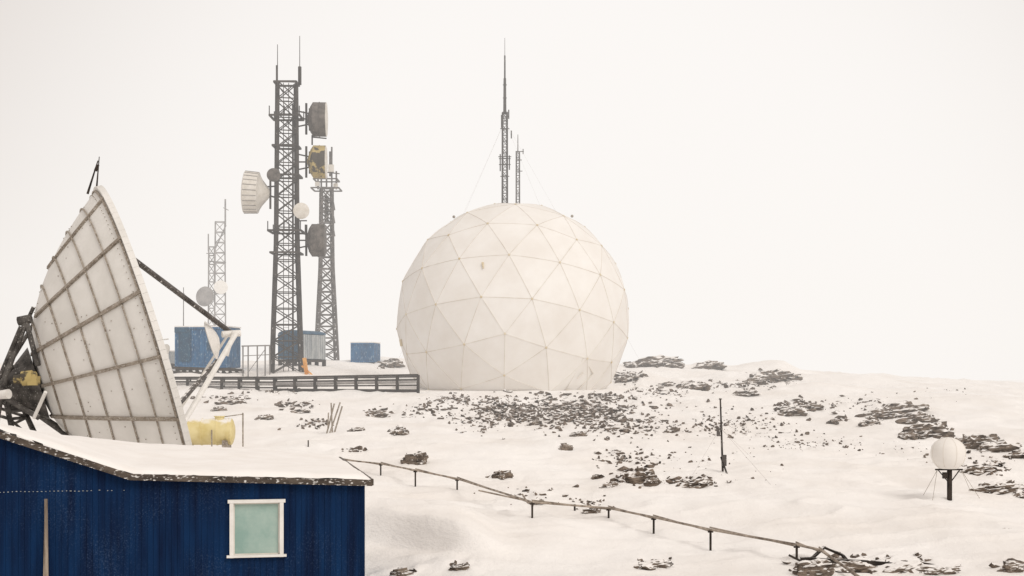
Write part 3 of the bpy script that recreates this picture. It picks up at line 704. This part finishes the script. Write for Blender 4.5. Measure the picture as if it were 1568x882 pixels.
# ---------------------------------------------------------------- pipe line
posts=[(583,728,710),(636,745,720),(700,750,733),(815,793,769),(932,793,778),(1001,817,792),(1088,843,811),(1220,856,834)]
gp=[(px,G(px,rb_)) for px,rb_,rt_ in posts]
rail=[(515,703,gp[0][1].y+3)]+[(px,rt_,gp[i][1].y) for i,(px,rb_,rt_) in enumerate(posts)]+[(1256,842,33.5),(1325,890,31)]
r=root('pipeline_on_posts',gp[0][1]); mb=MB()
P_=[W(px,row,Y) for px,row,Y in rail]
for a,c in zip(P_[:-1],P_[1:]): mb.tube(a,c,.032,n=8); mb.tube(a+Vector((0,.12,.05)),c+Vector((0,.12,-.05)),.02,n=6)
mb.obj('pipe',M_pipe,r,True)
mb=MB()
for (px,rb_,rt_),(_,g_) in zip(posts,gp):
    t_=W(px,rt_,g_.y); mb.tube(Vector((g_.x,g_.y,g_.z-.2)),t_,.03,n=6); mb.beam(t_+Vector((-.07,0,-.05)),t_+Vector((.07,0,-.05)),.05)
g1=G(880,782); mb.tube(g1-Vector((0,0,.2)),W(880,772,g1.y),.03,n=6)
mb.obj('posts',M_dark,r)
mb=MB(); mb.tube(W(733,751,gp[3][1].y+2),W(812,768,gp[3][1].y+1),.025,n=6); mb.tube(W(812,768,gp[3][1].y+1),W(905,776,gp[4][1].y+1),.025,n=6); mb.tube(W(800,757,gp[3][1].y+1),W(808,770,gp[3][1].y),.025,n=6)
mb.obj('branch_pipe',M_pipe,r)

# ---------------------------------------------------------------- weather mast
g_=G(1107,722); Y=g_.y; r=root('weather_mast',g_); mb=MB()
mb.tube(g_-Vector((0,0,.2)),W(1103,611,Y),.045,.03,8); mb.beam(W(1098,660,Y),W(1103,660,Y),.05)
mb.tube(W(1104,700,Y),W(1119,742,Y-.8),.035,n=6); mb.beam(W(1101,611,Y),W(1105,611,Y),.05)
mb.obj('pole',M_steel,r)
mb=MB(); mb.box(W(1100,661,Y-.1),.12,.12,.34); mb.box(W(1109,705,Y-.1),.16,.14,.42); mb.box(W(1104,655,Y),.1,.1,.2); mb.obj('instrument_boxes',M_steel2,r)
mb=MB()
for px,row in((1060,728),(1180,742),(1150,700)): mb.tube(W(1103,655,Y),G(px,row),.004,n=4)
mb.obj('guy_wires',M_wire,r)

# ---------------------------------------------------------------- small radome
g_=G(1454,765); Y=g_.y; k=Y/F; r=root('small_radome_on_post',g_); mb=MB()
cc=W(1452,694,Y)
mb.lathe(cc,(0,0,1),[(-24*k,.01),(-23.5*k,14*k),(-20*k,18*k),(-14*k,23*k),(-5*k,26*k),(3*k,26.3*k),(10*k,25*k),(16*k,21*k),(21*k,14*k),(24*k,6*k),(24.6*k,.01)],32)
mb.obj('dome',M_dome,r,True)
mb=MB()
for s in range(8):
    t=2*math.pi*s/8+.2; d=Vector((math.cos(t),math.sin(t),0))
    pf=[(-20*k,18*k),(-14*k,23*k),(-5*k,26*k),(3*k,26.3*k),(10*k,25*k),(16*k,21*k),(21*k,14*k),(24*k,6*k)]
    for (h0,r0),(h1,r1_) in zip(pf[:-1],pf[1:]): mb.tube(cc+d*r0+Vector((0,0,h0)),cc+d*r1_+Vector((0,0,h1)),.008,n=4,cap=False)
mb.obj('gore_seams',M_seam,r)
mb=MB(); mb.tube(g_-Vector((0,0,.2)),W(1454,718,Y),.085,.085,10); mb.beam(W(1432,719,Y),W(1474,719,Y),.05); mb.beam(W(1436,719,Y),W(1452,738,Y),.03); mb.beam(W(1470,719,Y),W(1456,738,Y),.03); mb.box(W(1447,728,Y-.1),.14,.14,.2); mb.obj('post',M_dark,r)
mb=MB()
for px,row in((1414,758),(1428,766),(1500,763),(1486,752)): mb.tube(W(1435 if px<1450 else 1472,720,Y),G(px,row),.007,n=4)
mb.obj('guy_wires',M_rib,r)

# ---------------------------------------------------------------- timber wreckage
g_=G(1320,875); Y=g_.y; r=root('timber_wreckage',g_); mb=MB()
for (a_,b2,c_,d_,w_,y0,y1) in((1226,857,1330,862,.12,Y,Y),(1330,862,1420,868,.10,Y,Y),(1420,868,1475,895,.08,Y,Y-1),(1204,892,1240,858,.08,Y-1,Y),
    (1240,858,1262,838,.06,Y,Y+.6),(1262,838,1290,850,.06,Y+.6,Y+.4),(1290,850,1300,862,.06,Y+.4,Y),(1250,862,1230,895,.06,Y,Y-1),(1380,868,1400,895,.06,Y,Y-1),(1360,853,1450,868,.04,Y+1,Y),(1300,874,1420,882,.05,Y-.5,Y-.5),(1208,850,1232,862,.05,Y,Y)):
    mb.beam(W(a_,b2,y0),W(c_,d_,y1),w_)
mb.obj('timbers',M_dark,r)
mb=MB()
for i in range(6): mb.beam(W(1232+i*14,864+i*1,Y),W(1215+i*15,896,Y-1.2),.16,.03)
mb.obj('planks',M_wood,r)

# ---------------------------------------------------------------- fog
bm=bmesh.new(); bmesh.ops.create_cube(bm,size=1); me=bpy.data.meshes.new('fog'); bm.to_mesh(me); bm.free()
fo=bpy.data.objects.new('fog',me); fo.scale=(900,400,60); fo.location=(0,55+200,E+2); col.objects.link(fo)
m_=bpy.data.materials.new('fog'); m_.use_nodes=True; nt=m_.node_tree; nt.nodes.clear()
o_=nt.nodes.new('ShaderNodeOutputMaterial'); ab=nt.nodes.new('ShaderNodeVolumeAbsorption'); em=nt.nodes.new('ShaderNodeEmission'); ads=nt.nodes.new('ShaderNodeAddShader')
DEN=.0025
ab.inputs['Color'].default_value=(0,0,0,1); ab.inputs['Density'].default_value=DEN
em.inputs['Color'].default_value=(1,.962,.925,1); em.inputs['Strength'].default_value=DEN*.965
nt.links.new(ab.outputs[0],ads.inputs[0]); nt.links.new(em.outputs[0],ads.inputs[1]); nt.links.new(ads.outputs[0],o_.inputs['Volume'])
me.materials.append(m_)

# ---------------------------------------------------------------- world, sun, camera
el,az=math.radians(42),math.radians(142)
w=bpy.data.worlds.new('World'); sc.world=w; w.use_nodes=True; nt=w.node_tree; N=nt.nodes.new; L=nt.links.new
bg=nt.nodes['Background']; bg.inputs['Strength'].default_value=.1
sky=N('ShaderNodeTexSky'); sky.sky_type='NISHITA'; sky.sun_disc=False; sky.sun_elevation=el; sky.sun_rotation=az
tc=N('ShaderNodeTexCoord'); vm=N('ShaderNodeVectorMath'); vm.operation='DOT_PRODUCT'; L(tc.outputs['Generated'],vm.inputs[0])
gd=Vector((.05,1,.05)).normalized(); vm.inputs[1].default_value=gd
mr=N('ShaderNodeMapRange'); mr.interpolation_type='SMOOTHSTEP'; mr.inputs[1].default_value=.86; mr.inputs[2].default_value=.985; L(vm.outputs['Value'],mr.inputs[0])
mx=N('ShaderNodeMix'); mx.data_type='RGBA'; mx.inputs[6].default_value=(7.1,6.45,5.95,1); mx.inputs[7].default_value=(9.95,9.6,9.3,1); L(mr.outputs[0],mx.inputs[0])
m2=N('ShaderNodeMix'); m2.data_type='RGBA'; m2.inputs[0].default_value=.97; L(sky.outputs[0],m2.inputs[6]); L(mx.outputs[2],m2.inputs[7])
L(m2.outputs[2],bg.inputs['Color'])
sd=bpy.data.lights.new('sun','SUN'); sd.energy=1.5; sd.angle=math.radians(30); sd.color=(1,.955,.9)
so=bpy.data.objects.new('sun',sd); col.objects.link(so); so.location=(30,-20,60)
dirv=Vector((math.sin(az)*math.cos(el),math.cos(az)*math.cos(el),math.sin(el)))
so.rotation_euler=dirv.to_track_quat('Z','Y').to_euler()
cd=bpy.data.cameras.new('camera'); cd.lens=50; cd.sensor_width=36; cd.shift_y=(H0-441)/1568; cd.clip_end=8000; cd.clip_start=.1
cam=bpy.data.objects.new('camera',cd); cam.location=(0,0,E); cam.rotation_euler=(math.radians(90),0,0); col.objects.link(cam); sc.camera=cam
sc.view_settings.view_transform='Standard'; sc.view_settings.look='None'; sc.view_settings.exposure=0
